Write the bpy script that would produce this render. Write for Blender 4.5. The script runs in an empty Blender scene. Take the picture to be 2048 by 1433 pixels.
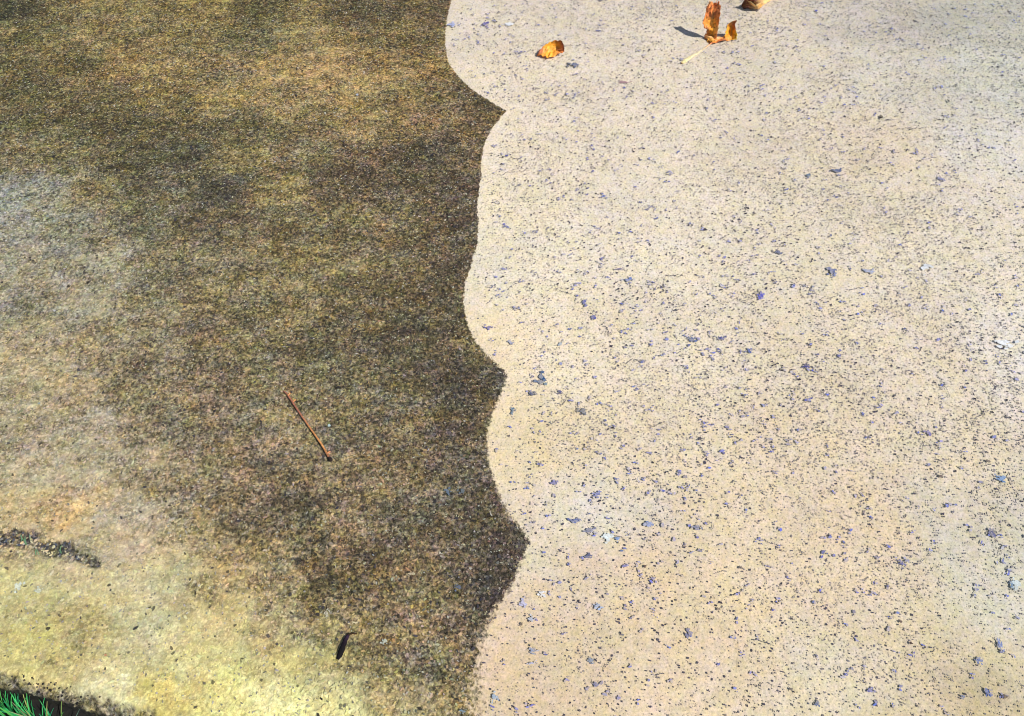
import bpy, math, random
import numpy as np
from mathutils import Vector, Matrix

# ------------------------------------------------------------------ scene, camera, light
scene = bpy.context.scene
scene.view_settings.view_transform = 'Standard'
scene.view_settings.look = 'None'
scene.view_settings.gamma = 1.0
scene.view_settings.exposure = 0.62
W, H_IMG = 2048.0, 1433.0
CAM_H, PITCH, VFOV = 1.2, math.radians(55), math.radians(45)
F = H_IMG / 2 / math.tan(VFOV / 2)
cam_data = bpy.data.cameras.new('camera')
cam = bpy.data.objects.new('camera', cam_data)
scene.collection.objects.link(cam)
cam.location = (0, 0, CAM_H)
cam.rotation_euler = (math.pi / 2 - PITCH, 0, 0)
cam_data.sensor_fit = 'HORIZONTAL'
cam_data.sensor_width = 36
cam_data.lens = 36 * F / W
cam_data.clip_start = 0.02
cam_data.clip_end = 500
scene.camera = cam
scene.cycles.filter_width = 1.05

SUN_DIR = Vector((0.82, -0.57, 1.22)).normalized()          # towards the sun
elev = math.asin(SUN_DIR.z)
world = bpy.data.worlds.new('World')
scene.world = world
world.use_nodes = True
wn = world.node_tree
bg = wn.nodes['Background']
sky = wn.nodes.new('ShaderNodeTexSky')
sky.sky_type = 'NISHITA'
sky.sun_disc = False
sky.sun_elevation = elev
sky.sun_rotation = math.atan2(SUN_DIR.x, SUN_DIR.y)
wn.links.new(sky.outputs[0], bg.inputs[0])
bg.inputs[1].default_value = 0.08
sd = bpy.data.lights.new('sun', 'SUN')
sd.energy = 4.2
sd.angle = math.radians(0.5)
sd.color = (1.0, 0.965, 0.91)
sun = bpy.data.objects.new('sun', sd)
scene.collection.objects.link(sun)
sun.rotation_euler = SUN_DIR.to_track_quat('Z', 'Y').to_euler()
sun.location = SUN_DIR * 5

# ------------------------------------------------------------------ helpers
rng = np.random.default_rng(7)
random.seed(7)
cp, sp = math.cos(PITCH), math.sin(PITCH)


def pt(u, v, h=0.0):
    """real position of a spot seen in the photograph, at height h above the slab"""
    a = (u - W / 2) / F
    b = -(v - H_IMG / 2) / F
    d = np.array([a, cp + b * sp, -sp + b * cp])
    t = (h - CAM_H) / d[2]
    return np.array([0, 0, CAM_H]) + t * d


def pts(us, vs, h=0.0):
    a = (np.asarray(us, float) - W / 2) / F
    b = -(np.asarray(vs, float) - H_IMG / 2) / F
    t = (h - CAM_H) / (-sp + b * cp)
    return np.stack([a * t, (cp + b * sp) * t], -1)


def lin(c):
    c = np.asarray(c, float) / 255.0
    return np.where(c <= 0.04045, c / 12.92, ((c + 0.055) / 1.055) ** 2.4)


# sunlit, exposed look -> surface albedo
KALB = np.array([0.56, 0.56, 0.56])


def alb(c):
    return lin(c) * KALB


def fbm(x, y, scale, seed, octaves=3, gain=0.5):
    """smooth value noise, about -1..1"""
    r = np.random.default_rng(seed)
    tot = np.zeros_like(x)
    amp, norm = 1.0, 0.0
    for o in range(octaves):
        tab = r.uniform(-1, 1, (256, 256))
        X = x * scale + 71.3
        Y = y * scale + 37.7
        xi, yi = np.floor(X).astype(int), np.floor(Y).astype(int)
        fx, fy = X - xi, Y - yi
        fx = fx * fx * (3 - 2 * fx)
        fy = fy * fy * (3 - 2 * fy)
        g = lambda i, j: tab[i & 255, j & 255]
        tot += amp * ((g(xi, yi) * (1 - fx) + g(xi + 1, yi) * fx) * (1 - fy)
                      + (g(xi, yi + 1) * (1 - fx) + g(xi + 1, yi + 1) * fx) * fy)
        norm += amp
        amp *= gain
        scale *= 2.03
    return tot / norm * 1.6


def tag(o, label=None, cat=None, group=None, kind=None):
    for k, v in (('label', label), ('category', cat), ('group', group), ('kind', kind)):
        if v:
            o[k] = v
    return o


def link(name, mesh, mats, parent=None, loc=None):
    o = bpy.data.objects.new(name, mesh)
    scene.collection.objects.link(o)
    for m in (mats if isinstance(mats, (list, tuple)) else [mats]):
        mesh.materials.append(m)
    if parent is not None:
        o.parent = parent
    return o


def empty(name, loc, label, cat, group=None):
    o = bpy.data.objects.new(name, None)
    scene.collection.objects.link(o)
    o.location = loc
    o.empty_display_size = 0.03
    return tag(o, label, cat, group)


class NT:
    def __init__(self, name):
        self.m = bpy.data.materials.new(name)
        self.m.use_nodes = True
        self.t = self.m.node_tree
        self.bsdf = self.t.nodes['Principled BSDF']
        self.out = self.t.nodes['Material Output']

    def n(self, typ, **kw):
        nd = self.t.nodes.new('ShaderNode' + typ)
        for k, v in kw.items():
            setattr(nd, k, v)
        return nd

    def put(self, sock, v):
        if hasattr(v, 'is_linked') or isinstance(v, bpy.types.NodeSocket):
            self.t.links.new(v, sock)
        else:
            if isinstance(v, (tuple, list)) and len(v) == 3 and sock.type == 'RGBA':
                v = (*v, 1)
            sock.default_value = v

    def math(self, op, a, b=0.0, c=0.0, clamp=False):
        nd = self.n('Math', operation=op)
        nd.use_clamp = clamp
        self.put(nd.inputs[0], a)
        self.put(nd.inputs[1], b)
        self.put(nd.inputs[2], c)
        return nd.outputs[0]

    def mix(self, fac, a, b, mode='MIX'):
        nd = self.n('Mix', data_type='RGBA', blend_type=mode)
        self.put(nd.inputs[0], fac)
        self.put(nd.inputs[6], a)
        self.put(nd.inputs[7], b)
        return nd.outputs[2]

    def ramp(self, v, a, b, lo=0.0, hi=1.0, smooth=True):
        nd = self.n('MapRange')
        nd.interpolation_type = 'SMOOTHSTEP' if smooth else 'LINEAR'
        self.put(nd.inputs[0], v)
        for i, x in enumerate((a, b, lo, hi)):
            self.put(nd.inputs[1 + i], x)
        return nd.outputs[0]

    def noise(self, vec, scale, detail=2.0, rough=0.5, dist=0.0, color=False):
        nd = self.n('TexNoise', noise_dimensions='2D')
        self.put(nd.inputs['Vector'], vec)
        nd.inputs['Scale'].default_value = scale
        nd.inputs['Detail'].default_value = detail
        nd.inputs['Roughness'].default_value = rough
        nd.inputs['Distortion'].default_value = dist
        return nd.outputs[1 if color else 0]

    def voro(self, vec, scale, rand=1.0):
        nd = self.n('TexVoronoi', voronoi_dimensions='2D')
        self.put(nd.inputs['Vector'], vec)
        nd.inputs['Scale'].default_value = scale
        nd.inputs['Randomness'].default_value = rand
        return nd.outputs[0], nd.outputs[1]

    def sep(self, c):
        nd = self.n('SeparateColor')
        self.put(nd.inputs[0], c)
        return nd.outputs

    def comb(self, r, g, b):
        nd = self.n('CombineColor')
        for i, x in enumerate((r, g, b)):
            self.put(nd.inputs[i], x)
        return nd.outputs[0]

    def attr(self, name):
        nd = self.n('Attribute', attribute_type='GEOMETRY', attribute_name=name)
        return nd.outputs

    def obj(self):
        return self.n('TexCoord').outputs['Object']

    def mapping(self, vec, rot=0.0, scale=(1, 1, 1)):
        nd = self.n('Mapping')
        self.put(nd.inputs[0], vec)
        nd.inputs['Rotation'].default_value = (0, 0, rot)
        nd.inputs['Scale'].default_value = scale
        return nd.outputs[0]

    def bump(self, h, strength, dist, normal=None):
        nd = self.n('Bump')
        nd.inputs['Strength'].default_value = strength
        nd.inputs['Distance'].default_value = dist
        self.put(nd.inputs['Height'], h)
        if normal is not None:
            self.put(nd.inputs['Normal'], normal)
        return nd.outputs[0]


# ------------------------------------------------------------------ where the washed area begins
BOUND = [(960, -140), (925, -90), (908, -35), (903, 0), (895, 33), (891, 70), (892, 102), (899, 127), (915, 151),
         (939, 175), (967, 195), (995, 212), (1013, 223), (1000, 237), (985, 257), (973, 279), (965, 305),
         (962, 335), (963, 352), (958, 377), (956, 400), (955, 427), (957, 440), (956, 469), (953, 494),
         (947, 515), (942, 534), (936, 551), (931, 567), (928, 588), (928, 612), (934, 645), (943, 668),
         (957, 691), (975, 711), (992, 728), (1008, 742), (1016, 751), (1011, 767), (1002, 788), (994, 811),
         (985, 830), (979, 848), (975, 870), (975, 900), (977, 922), (985, 950), (995, 977), (1008, 1011),
         (1029, 1044), (1049, 1068), (1057, 1082), (1055, 1096), (1042, 1125), (1029, 1159), (1014, 1187),
         (989, 1220), (975, 1253), (961, 1287), (954, 1331), (948, 1355), (944, 1385), (946, 1433), (960, 1500)]
SOFT = {0: 1, 700: 1, 770: 1.6, 860: 2.0, 960: 1.6, 1050: 2.2, 1200: 2.2, 1320: 5, 1400: 10, 1600: 12}
CUSPS = [(1013, 223), (1016, 751), (1057, 1082)]
fine_b, piece = [], []
for b_ in BOUND + [None]:
    if b_ is not None:
        piece.append(np.array(b_, float))
    if b_ is None or b_ in CUSPS:
        for i_ in range(len(piece) - 1):                      # smooth arc through the marks of one wand stroke
            q0, q1, q2, q3 = piece[max(i_ - 1, 0)], piece[i_], piece[i_ + 1], piece[min(i_ + 2, len(piece) - 1)]
            for f_ in (0, .34, .67):
                fine_b.append(.5 * (2 * q1 + (q2 - q0) * f_ + (2 * q0 - 5 * q1 + 4 * q2 - q3) * f_ ** 2 + (3 * q1 - q0 - 3 * q2 + q3) * f_ ** 3))
        if b_ is None:
            fine_b.append(piece[-1])
        else:
            piece = [piece[-1]]
bw = pts([b[0] for b in fine_b], [b[1] for b in fine_b])          # world polyline, far to near
far_y, near_y = bw[0, 1], bw[-1, 1]
ext_far = [(bw[0, 0] - 0.10 * abs(math.sin(k * math.pi / 6)) + 0.01 * k, far_y + 0.055 * k) for k in range(60, 0, -1)]
ext_near = [(bw[-1, 0] + 0.002 * k, near_y - 0.05 * k) for k in range(1, 12)]
bw = np.array(ext_far + [tuple(p) for p in bw] + ext_near)


def edge_sdf(x, y):
    xb = np.interp(-y, -bw[:, 1], bw[:, 0])
    d = np.abs(x - xb)
    near = np.where(d < 0.12)[0]
    px, py = x[near], y[near]
    best = np.full(len(near), 9.0)
    for a, b in zip(bw[:-1], bw[1:]):
        ab = b - a
        t = np.clip(((px - a[0]) * ab[0] + (py - a[1]) * ab[1]) / (ab @ ab + 1e-12), 0, 1)
        best = np.minimum(best, np.hypot(px - a[0] - t * ab[0], py - a[1] - t * ab[1]))
    d[near] = np.minimum(best, d[near])
    d = np.minimum(d, 0.12)
    return np.where(x > xb, d, -d)


vs_k = np.array(sorted(SOFT))
soft_y = pts(np.full(len(vs_k), 1000.0), vs_k)[:, 1]
soft_v = np.array([SOFT[k] for k in vs_k], float)


def softness(y):
    return np.interp(-y, -soft_y, soft_v)


# ------------------------------------------------------------------ stain colours (as seen in sun)
DIRTY = {
    -60: [(0, (100, 90, 55)), (300, (120, 104, 62)), (600, (100, 88, 52)), (900, (96, 82, 50))],
    20: [(30, (68, 66, 42)), (110, (95, 85, 50)), (200, (125, 110, 65)), (420, (125, 108, 62)), (530, (98, 88, 52)), (620, (118, 102, 60)), (700, (84, 72, 44)), (780, (86, 74, 46)), (870, (92, 78, 48))],
    75: [(30, (95, 86, 50)), (200, (128, 110, 66)), (400, (125, 110, 65)), (500, (100, 92, 58)), (620, (138, 120, 72)), (760, (108, 92, 55)), (870, (108, 90, 55))],
    130: [(30, (94, 84, 48)), (150, (100, 88, 50)), (230, (135, 112, 66)), (350, (138, 116, 70)), (440, (128, 110, 70)), (550, (150, 126, 76)), (650, (160, 132, 82)), (780, (138, 114, 66)), (880, (124, 100, 58))],
    200: [(50, (88, 80, 48)), (200, (88, 78, 48)), (350, (104, 90, 52)), (440, (146, 124, 72)), (560, (132, 112, 72)), (680, (150, 126, 76)), (800, (120, 102, 62)), (900, (98, 84, 54)), (980, (84, 72, 46))],
    250: [(60, (96, 88, 54)), (200, (84, 76, 46)), (330, (90, 80, 50)), (480, (96, 86, 54)), (620, (110, 96, 60)), (720, (132, 112, 70)), (830, (128, 102, 64)), (930, (112, 94, 62))],
    310: [(50, (110, 100, 66)), (130, (98, 90, 58)), (250, (80, 75, 48)), (370, (78, 74, 50)), (480, (118, 104, 62)), (600, (98, 86, 58)), (720, (88, 76, 54)), (850, (78, 70, 50)), (930, (86, 74, 50))],
    380: [(15, (143, 141, 128)), (100, (130, 126, 100)), (180, (124, 112, 74)), (300, (94, 88, 62)), (430, (80, 76, 58)), (560, (132, 114, 68)), (680, (92, 80, 56)), (820, (82, 72, 50)), (930, (78, 68, 50))],
    440: [(30, (146, 142, 124)), (150, (122, 118, 92)), (290, (104, 97, 68)), (430, (98, 88, 60)), (560, (102, 90, 60)), (700, (110, 96, 62)), (820, (100, 86, 58)), (930, (80, 70, 50))],
    520: [(40, (148, 140, 118)), (140, (132, 126, 104)), (220, (140, 132, 106)), (330, (112, 103, 74)), (470, (108, 97, 66)), (600, (116, 103, 66)), (720, (116, 104, 66)), (850, (92, 80, 54)), (920, (82, 72, 52))],
    600: [(40, (138, 129, 104)), (160, (146, 136, 108)), (300, (120, 110, 80)), (450, (118, 106, 72)), (600, (122, 108, 70)), (750, (104, 91, 60)), (900, (84, 74, 50))],
    680: [(40, (150, 136, 104)), (200, (134, 121, 90)), (350, (118, 105, 76)), (450, (122, 108, 76)), (560, (112, 100, 66)), (680, (92, 82, 58)), (820, (80, 72, 52)), (940, (88, 78, 54))],
    770: [(60, (166, 152, 118)), (180, (142, 127, 94)), (260, (108, 96, 72)), (380, (112, 100, 74)), (480, (118, 105, 76)), (620, (110, 98, 68)), (760, (98, 88, 62)), (900, (78, 70, 54)), (980, (84, 74, 54))],
    860: [(50, (150, 138, 108)), (180, (162, 150, 124)), (300, (134, 120, 90)), (420, (118, 104, 76)), (560, (128, 112, 80)), (700, (106, 94, 64)), (820, (100, 88, 62)), (940, (88, 78, 56))],
    950: [(50, (168, 155, 122)), (180, (168, 155, 126)), (300, (146, 132, 98)), (430, (126, 112, 80)), (560, (102, 90, 66)), (680, (112, 97, 68)), (800, (114, 98, 68)), (920, (98, 88, 66))],
    1025: [(40, (182, 156, 112)), (150, (184, 152, 100)), (250, (184, 170, 142)), (350, (148, 130, 96)), (450, (124, 106, 74)), (560, (96, 84, 60)), (700, (104, 90, 64)), (830, (90, 80, 60)), (980, (80, 71, 54))],
    1100: [(30, (176, 158, 120)), (160, (186, 170, 134)), (260, (198, 178, 146)), (360, (174, 154, 108)), (480, (134, 116, 76)), (620, (100, 86, 60)), (760, (92, 80, 58)), (900, (96, 83, 60)), (1020, (70, 62, 50))],
    1180: [(40, (206, 196, 136)), (180, (202, 188, 136)), (330, (188, 176, 136)), (450, (182, 162, 108)), (560, (150, 130, 86)), (650, (96, 84, 58)), (780, (120, 102, 68)), (880, (104, 88, 62)), (980, (76, 66, 52))],
    1260: [(40, (190, 177, 116)), (150, (178, 163, 108)), (280, (206, 194, 148)), (420, (200, 182, 130)), (560, (174, 155, 104)), (680, (146, 128, 86)), (800, (118, 102, 70)), (920, (94, 80, 58))],
    1330: [(40, (208, 192, 122)), (130, (190, 172, 112)), (260, (208, 196, 142)), (400, (206, 194, 132)), (520, (196, 184, 120)), (620, (190, 176, 114)), (720, (134, 120, 78)), (850, (112, 97, 68)), (940, (118, 102, 70))],
    1400: [(60, (214, 196, 132)), (200, (222, 212, 162)), (330, (208, 188, 104)), (460, (220, 210, 132)), (560, (230, 224, 160)), (680, (226, 216, 150)), (790, (160, 146, 98)), (920, (142, 124, 84))],
    1480: [(60, (208, 190, 130)), (330, (208, 190, 110)), (560, (226, 218, 150)), (760, (190, 176, 118)), (940, (170, 150, 102))],
}
CLEAN = {
    -60: [(950, (222, 212, 196)), (1400, (214, 206, 188)), (1800, (196, 190, 176)), (2100, (186, 184, 172))],
    50: [(930, (224, 214, 196)), (1200, (224, 214, 196)), (1500, (220, 210, 192)), (1750, (206, 200, 188)), (1950, (196, 195, 182))],
    150: [(980, (232, 220, 198)), (1300, (228, 217, 198)), (1600, (222, 213, 194)), (1800, (214, 209, 194)), (2000, (212, 212, 198))],
    300: [(1050, (235, 223, 201)), (1300, (232, 221, 200)), (1600, (226, 215, 194)), (1750, (222, 209, 186)), (1980, (220, 216, 204))],
    400: [(1000, (238, 227, 200)), (1300, (234, 224, 204)), (1600, (226, 216, 194)), (1780, (224, 214, 192)), (1980, (226, 217, 200))],
    520: [(1000, (236, 227, 204)), (1300, (234, 224, 203)), (1600, (228, 218, 195)), (1950, (230, 221, 200))],
    700: [(980, (240, 224, 192)), (1150, (236, 224, 198)), (1350, (234, 223, 200)), (1600, (226, 214, 190)), (1900, (226, 214, 192)), (2010, (232, 226, 212))],
    900: [(1040, (232, 216, 180)), (1300, (230, 216, 188)), (1600, (226, 211, 184)), (1900, (226, 214, 190))],
    1040: [(1060, (228, 214, 188)), (1180, (229, 224, 208)), (1290, (226, 216, 196)), (1400, (228, 212, 182)), (1700, (226, 209, 180)), (1980, (214, 206, 186))],
    1120: [(1060, (228, 218, 190)), (1180, (226, 208, 182)), (1300, (228, 208, 176)), (1600, (228, 211, 182)), (2020, (218, 214, 196))],
    1220: [(1020, (226, 206, 176)), (1400, (232, 214, 178)), (1700, (228, 212, 184)), (2000, (218, 214, 194))],
    1330: [(960, (222, 200, 168)), (1200, (226, 208, 176)), (1450, (230, 212, 182)), (1680, (230, 220, 194)), (1850, (218, 204, 172)), (2000, (212, 200, 168))],
    1430: [(980, (224, 204, 172)), (1300, (228, 210, 180)), (1620, (228, 216, 186)), (1850, (212, 198, 166)), (2000, (206, 192, 156))],
    1500: [(980, (224, 204, 172)), (2000, (206, 192, 158))],
}


def field(table, x, y, s, power, lift=(0, 0, 0)):
    P, C = [], []
    for v, row in table.items():
        for u, c in row:
            P.append(pts([u], [v])[0])
            cc_ = np.array(c, float)
            C.append(alb(cc_ + np.array(lift) * np.clip((235 - cc_) / 150, 0, 1)))
    P, C = np.array(P), np.array(C)
    out = np.zeros((len(x), 3))
    wsum = np.zeros(len(x))
    for p, c in zip(P, C):
        w = 1.0 / ((x - p[0]) ** 2 + ((y - p[1]) * 1.25) ** 2 + s * s) ** power
        out += w[:, None] * c
        wsum += w
    return out / wsum[:, None]


GX = np.arange(-2.2, 2.6, 0.016)
GY = np.arange(-0.1, 3.0, 0.016)
gx, gy = np.meshgrid(GX, GY, indexing='ij')
FD = field(DIRTY, gx.ravel(), gy.ravel(), 0.020, 2.2, (17, 16, 18)).reshape(len(GX), len(GY), 3) * [1.05, 1.035, 0.96]
FC = field(CLEAN, gx.ravel(), gy.ravel(), 0.06, 2.5).reshape(len(GX), len(GY), 3) * [1.06, 1.02, 0.975]


def sample(Fd, x, y):
    i = np.clip((x - GX[0]) / 0.016, 0, len(GX) - 1.001)
    j = np.clip((y - GY[0]) / 0.016, 0, len(GY) - 1.001)
    a, b = i.astype(int), j.astype(int)
    fi, fj = (i - a)[:, None], (j - b)[:, None]
    return ((Fd[a, b] * (1 - fi) + Fd[a + 1, b] * fi) * (1 - fj) + (Fd[a, b + 1] * (1 - fi) + Fd[a + 1, b + 1] * fi) * fj)


def stain(x, y):
    """pigment of the grime at a spot: broad colour, ragged by noise, with streaks, blotches and tints"""
    X_ = x + 0.020 * fbm(x, y, 22, 21, 4, .6) + 0.013 * fbm(x, y, 105, 23, 3, .7)
    Y_ = y + 0.018 * fbm(x, y, 26, 22, 4, .6) + 0.013 * fbm(x, y, 115, 24, 3, .7)
    c = sample(FD, X_, Y_)
    l = np.clip((c[:, 1] - .08) / .22, 0, 1)
    k = (0.34 * fbm(x + .15 * y, y * 2.6, 9, 71, 4, .65) + 0.42 * fbm(x - .1 * y, y * 1.9, 34, 72, 4, .7)
         + 0.34 * fbm(x, y * 1.2, 120, 73, 2, .7)) * (1 - .62 * l)
    t = (0.13 * fbm(x, y * 1.4, 26, 74, 4, .7) + 0.10 * fbm(x, y, 130, 75, 2, .7)) * (1 - .6 * l)
    g_ = (0.05 * fbm(x, y * 1.3, 22, 76, 4, .7) + .04 * fbm(x, y, 120, 77, 2)) * (1 - .5 * l)
    m = np.exp(k)[:, None] * np.stack([np.exp(-.35 * t - g_), np.exp(g_), np.exp(1.5 * t)], -1)
    wl = 1 + l[:, None] * np.array([0.03, 0.05, 0.02])
    return c * m * wl


# dark mossy hollow near the slab edge, and small dark smudges: (u, v, radius u, radius v, angle deg, strength)
SMUDGE = [(20, 1078, 72, 22, 5, 1.0), (100, 1096, 75, 20, 10, 1.0), (165, 1115, 50, 14, 20, .85),
          (25, 22, 70, 17, -8, .75), (700, 345, 190, 13, 2, .45), (820, 355, 110, 26, 0, .35), (430, 368, 70, 14, 8, .45), (360, 320, 60, 12, -6, .4), (230, 150, 60, 14, 12, .3), (410, 205, 90, 10, 5, .35), (300, 100, 50, 8, 8, .3), (560, 385, 60, 9, 0, .4), (210, 395, 40, 10, 20, .3), (420, 55, 60, 10, -8, .3), (860, 450, 70, 12, 0, .35), (760, 560, 90, 10, 4, .3), (880, 870, 50, 12, 10, .35), (260, 770, 60, 10, 12, .35), (330, 850, 50, 8, 8, .3),
          (560, 20, 60, 12, 0, .3), (250, 255, 110, 22, 10, .25), (640, 985, 60, 22, 15, .30),
          (575, 965, 26, 12, 0, .4), (920, 830, 50, 36, 0, .40), (640, 1128, 90, 9, 8, .40), (690, 1125, 60, 7, 4, .4),
          (632, 1172, 28, 13, -25, .55), (1010, 1085, 45, 24, 0, .40), (995, 1180, 26, 46, 30, .5),
          (150, 1292, 24, 10, 20, .6), (103, 1325, 10, 6, 0, .7), (385, 1170, 26, 9, 10, .5), (820, 1030, 60, 10, 8, .35),
          (960, 1330, 18, 14, 0, .5), (505, 1345, 30, 10, 0, .3), (890, 720, 70, 22, 30, .3), (60, 855, 40, 9, 6, .3),
          (880, 665, 110, 16, 0, .3), (510, 1050, 60, 9, 5, .3), (440, 775, 90, 12, 10, .3),
          (1760, 325, 60, 22, 0, .10), (1960, 1370, 90, 40, 10, .16), (1900, 40, 120, 30, 0, .12)]


def smudge(x, y):
    tot = np.zeros_like(x)
    n1 = fbm(x, y, 60, 5) * 0.35
    for u, v, ru, rv, ang, st in SMUDGE:
        c = pts([u], [v])[0]
        e1 = pts([u + ru * math.cos(math.radians(ang))], [v + ru * math.sin(math.radians(ang))])[0] - c
        e2 = pts([u - rv * math.sin(math.radians(ang))], [v + rv * math.cos(math.radians(ang))])[0] - c
        M = np.linalg.inv(np.array([e1, e2]).T)
        q = M @ np.array([x - c[0], y - c[1]])
        r = np.sqrt(q[0] ** 2 + q[1] ** 2) + n1
        tot = np.maximum(tot, st * np.clip(1.35 - r, 0, 0.7) / 0.7)
    return tot


# ------------------------------------------------------------------ the concrete slab
A0, A1 = pts([0], [1352])[0], pts([296], [1432])[0]
ed = (A1 - A0) / np.linalg.norm(A1 - A0)           # along the slab edge
en = np.array([-ed[1], ed[0]])                     # into the slab
if en[1] < 0:
    en = -en


def spaced(lo, hi, fine_lo, fine_hi, step):
    mid = np.arange(fine_lo, fine_hi, step)
    up, s, x = [], step, fine_hi
    while x < hi:
        up.append(x); s *= 1.25; x += s
    up.append(hi)
    dn, s, x = [], step, fine_lo - step
    while x > lo:
        dn.append(x); s *= 1.25; x -= s
    dn.append(lo)
    return np.array(dn[::-1] + list(mid) + up)


def st_of(u, v):
    p = pts([u], [v])[0] - A0
    return p @ ed, p @ en


corners = [st_of(*c) for c in ((0, 0), (2048, 0), (2048, 1433), (0, 1352))]
s_lo, s_hi = min(c[0] for c in corners) - 0.05, max(c[0] for c in corners) + 0.05
t_hi = max(c[1] for c in corners) + 0.05
S = spaced(-4.0, 5.0, s_lo, s_hi, 0.0023)
T_top = spaced(0.0101, 7.0, 0.012, t_hi, 0.0023)
T_top = T_top[T_top > 0.0115]
prof = [(-0.006, -0.14), (-0.009, -0.11), (-0.012, -0.085), (-0.013, -0.065), (-0.012, -0.05), (-0.011, -0.038), (-0.012, -0.028),
        (-0.0115, -0.021), (-0.0105, -0.016), (-0.0085, -0.0125), (-0.006, -0.010), (-0.003, -0.0078), (0.0, -0.0058),
        (0.003, -0.0040), (0.006, -0.0024), (0.0085, -0.0012), (0.011, -0.0004)]
Tt = np.array([p[0] for p in prof] + list(T_top))
Zt = np.array([p[1] for p in prof] + [0.0] * len(T_top))
nS, nT = len(S), len(Tt)
sg, tg = np.meshgrid(S, Tt, indexing='ij')
zg = np.repeat(Zt[None, :], nS, 0)
s1, t1, z1 = sg.ravel(), tg.ravel(), zg.ravel().copy()
# worn, crumbled front edge
ew = np.clip(1 - t1 / 0.05, 0, 1)
t1 = t1 + ew * (0.006 * fbm(s1, z1, 9, 11) + 0.0028 * fbm(s1, z1 * 2, 70, 12) + 0.0014 * fbm(s1, z1 * 3, 260, 13))
ec = np.exp(-((t1 + 0.002) / 0.010) ** 2)
z1 = z1 - ec * 0.0045 * np.clip(fbm(s1, t1, 45, 14), 0, 1) - ec * 0.002 * np.clip(fbm(s1, t1, 200, 15), -.3, 1)
X = A0[0] + s1 * ed[0] + t1 * en[0]
Y = A0[1] + s1 * ed[1] + t1 * en[1]
sm = smudge(X, Y)
moss = np.clip(sm - 0.62, 0, 1) / 0.38
is_top = (t1 > 0.012)
z1 += np.where(is_top, 0.0006 * fbm(X, Y, 6, 3) + 0.00025 * fbm(X, Y, 90, 4), 0)
z1 += np.where(is_top & (Y < 1.2), -moss * (0.004 + 0.0022 * fbm(X, Y, 130, 6)), 0)

wx = X + 0.02 * fbm(X, Y, 25, 21)
wy = Y + 0.02 * fbm(X, Y, 25, 22)
dirty = stain(X, Y)
clean = sample(FC, wx, wy)
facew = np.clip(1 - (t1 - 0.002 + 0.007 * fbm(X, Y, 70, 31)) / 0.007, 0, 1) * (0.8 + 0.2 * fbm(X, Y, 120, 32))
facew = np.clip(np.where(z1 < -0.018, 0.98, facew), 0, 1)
sdf = edge_sdf(X, Y)
edge = sdf / softness(Y)
dark_c = np.array([0.026, 0.029, 0.036])
sm2 = np.clip(sm, 0, 1) * 0.75
mott = 1 - 0.75 * sm2
dirty = dirty * mott[:, None]
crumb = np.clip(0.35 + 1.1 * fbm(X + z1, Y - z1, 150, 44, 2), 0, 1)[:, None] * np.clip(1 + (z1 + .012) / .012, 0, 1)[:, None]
fcol = np.array([[0.0065, 0.006, 0.005]]) * (1 - crumb) + np.array([[0.13, 0.115, 0.085]]) * crumb  # dark dirty face, blacker lower down with grass shade put into the colour
mossn = np.clip(moss * (0.8 + 0.5 * fbm(X, Y, 110, 41)), 0, 1) * (Y < 1.2)
dirty = dirty * (1 - 0.8 * mossn[:, None]) + dark_c * 0.8 * mossn[:, None]
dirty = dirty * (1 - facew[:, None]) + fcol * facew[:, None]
clean = clean * (1 - 0.8 * sm2 * np.clip((X - 0.12) / .05, 0, 1))[:, None]

Vb = np.stack([X, Y, z1], -1)
ii = np.arange(nS * nT).reshape(nS, nT)
quads = np.stack([ii[:-1, :-1], ii[1:, :-1], ii[1:, 1:], ii[:-1, 1:]], -1).reshape(-1, 4)
nb = len(Vb)

# --- exposed grains: flat irregular flecks set in the surface, part of the slab's own mesh
fl_v, fl_f, fl_c = [], [], []
count = [nb]


def flecks(xy, r, asp, ang, col, zbase):
    """n flecks at once: 7-gon fans"""
    n = len(xy)
    if n == 0:
        return
    k = 7
    a = np.linspace(0, 2 * np.pi, k, endpoint=False)[None, :] + rng.uniform(-.25, .25, (n, k))
    rr = r[:, None] * rng.uniform(0.6, 1.25, (n, k))
    px = rr * np.cos(a) * asp[:, None]
    py = rr * np.sin(a) / asp[:, None]
    ca, sa = np.cos(ang)[:, None], np.sin(ang)[:, None]
    qx = xy[:, 0:1] + px * ca - py * sa
    qy = xy[:, 1:2] + px * sa + py * ca
    z = zbase + rng.uniform(0, 1, n) * 0.0004
    V = np.stack([qx, qy, np.repeat(z[:, None], k, 1)], -1).reshape(-1, 3)
    base = count[0] + np.arange(n) * k
    fl_v.append(V)
    fl_f.append(base[:, None] + np.arange(k)[None, :])
    fl_c.append(np.repeat(col, k, 0))
    count[0] += n * k


def visible_points(n, margin=0.25):
    x = rng.uniform(-1.55, 1.55, n)
    y = rng.uniform(0.2, 2.15, n)
    keep = (np.abs(x) < 0.52 + 0.42 * y + margin) & ((np.stack([x, y], -1) - A0) @ en > 0.02)
    return np.stack([x[keep], y[keep]], -1)


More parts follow.
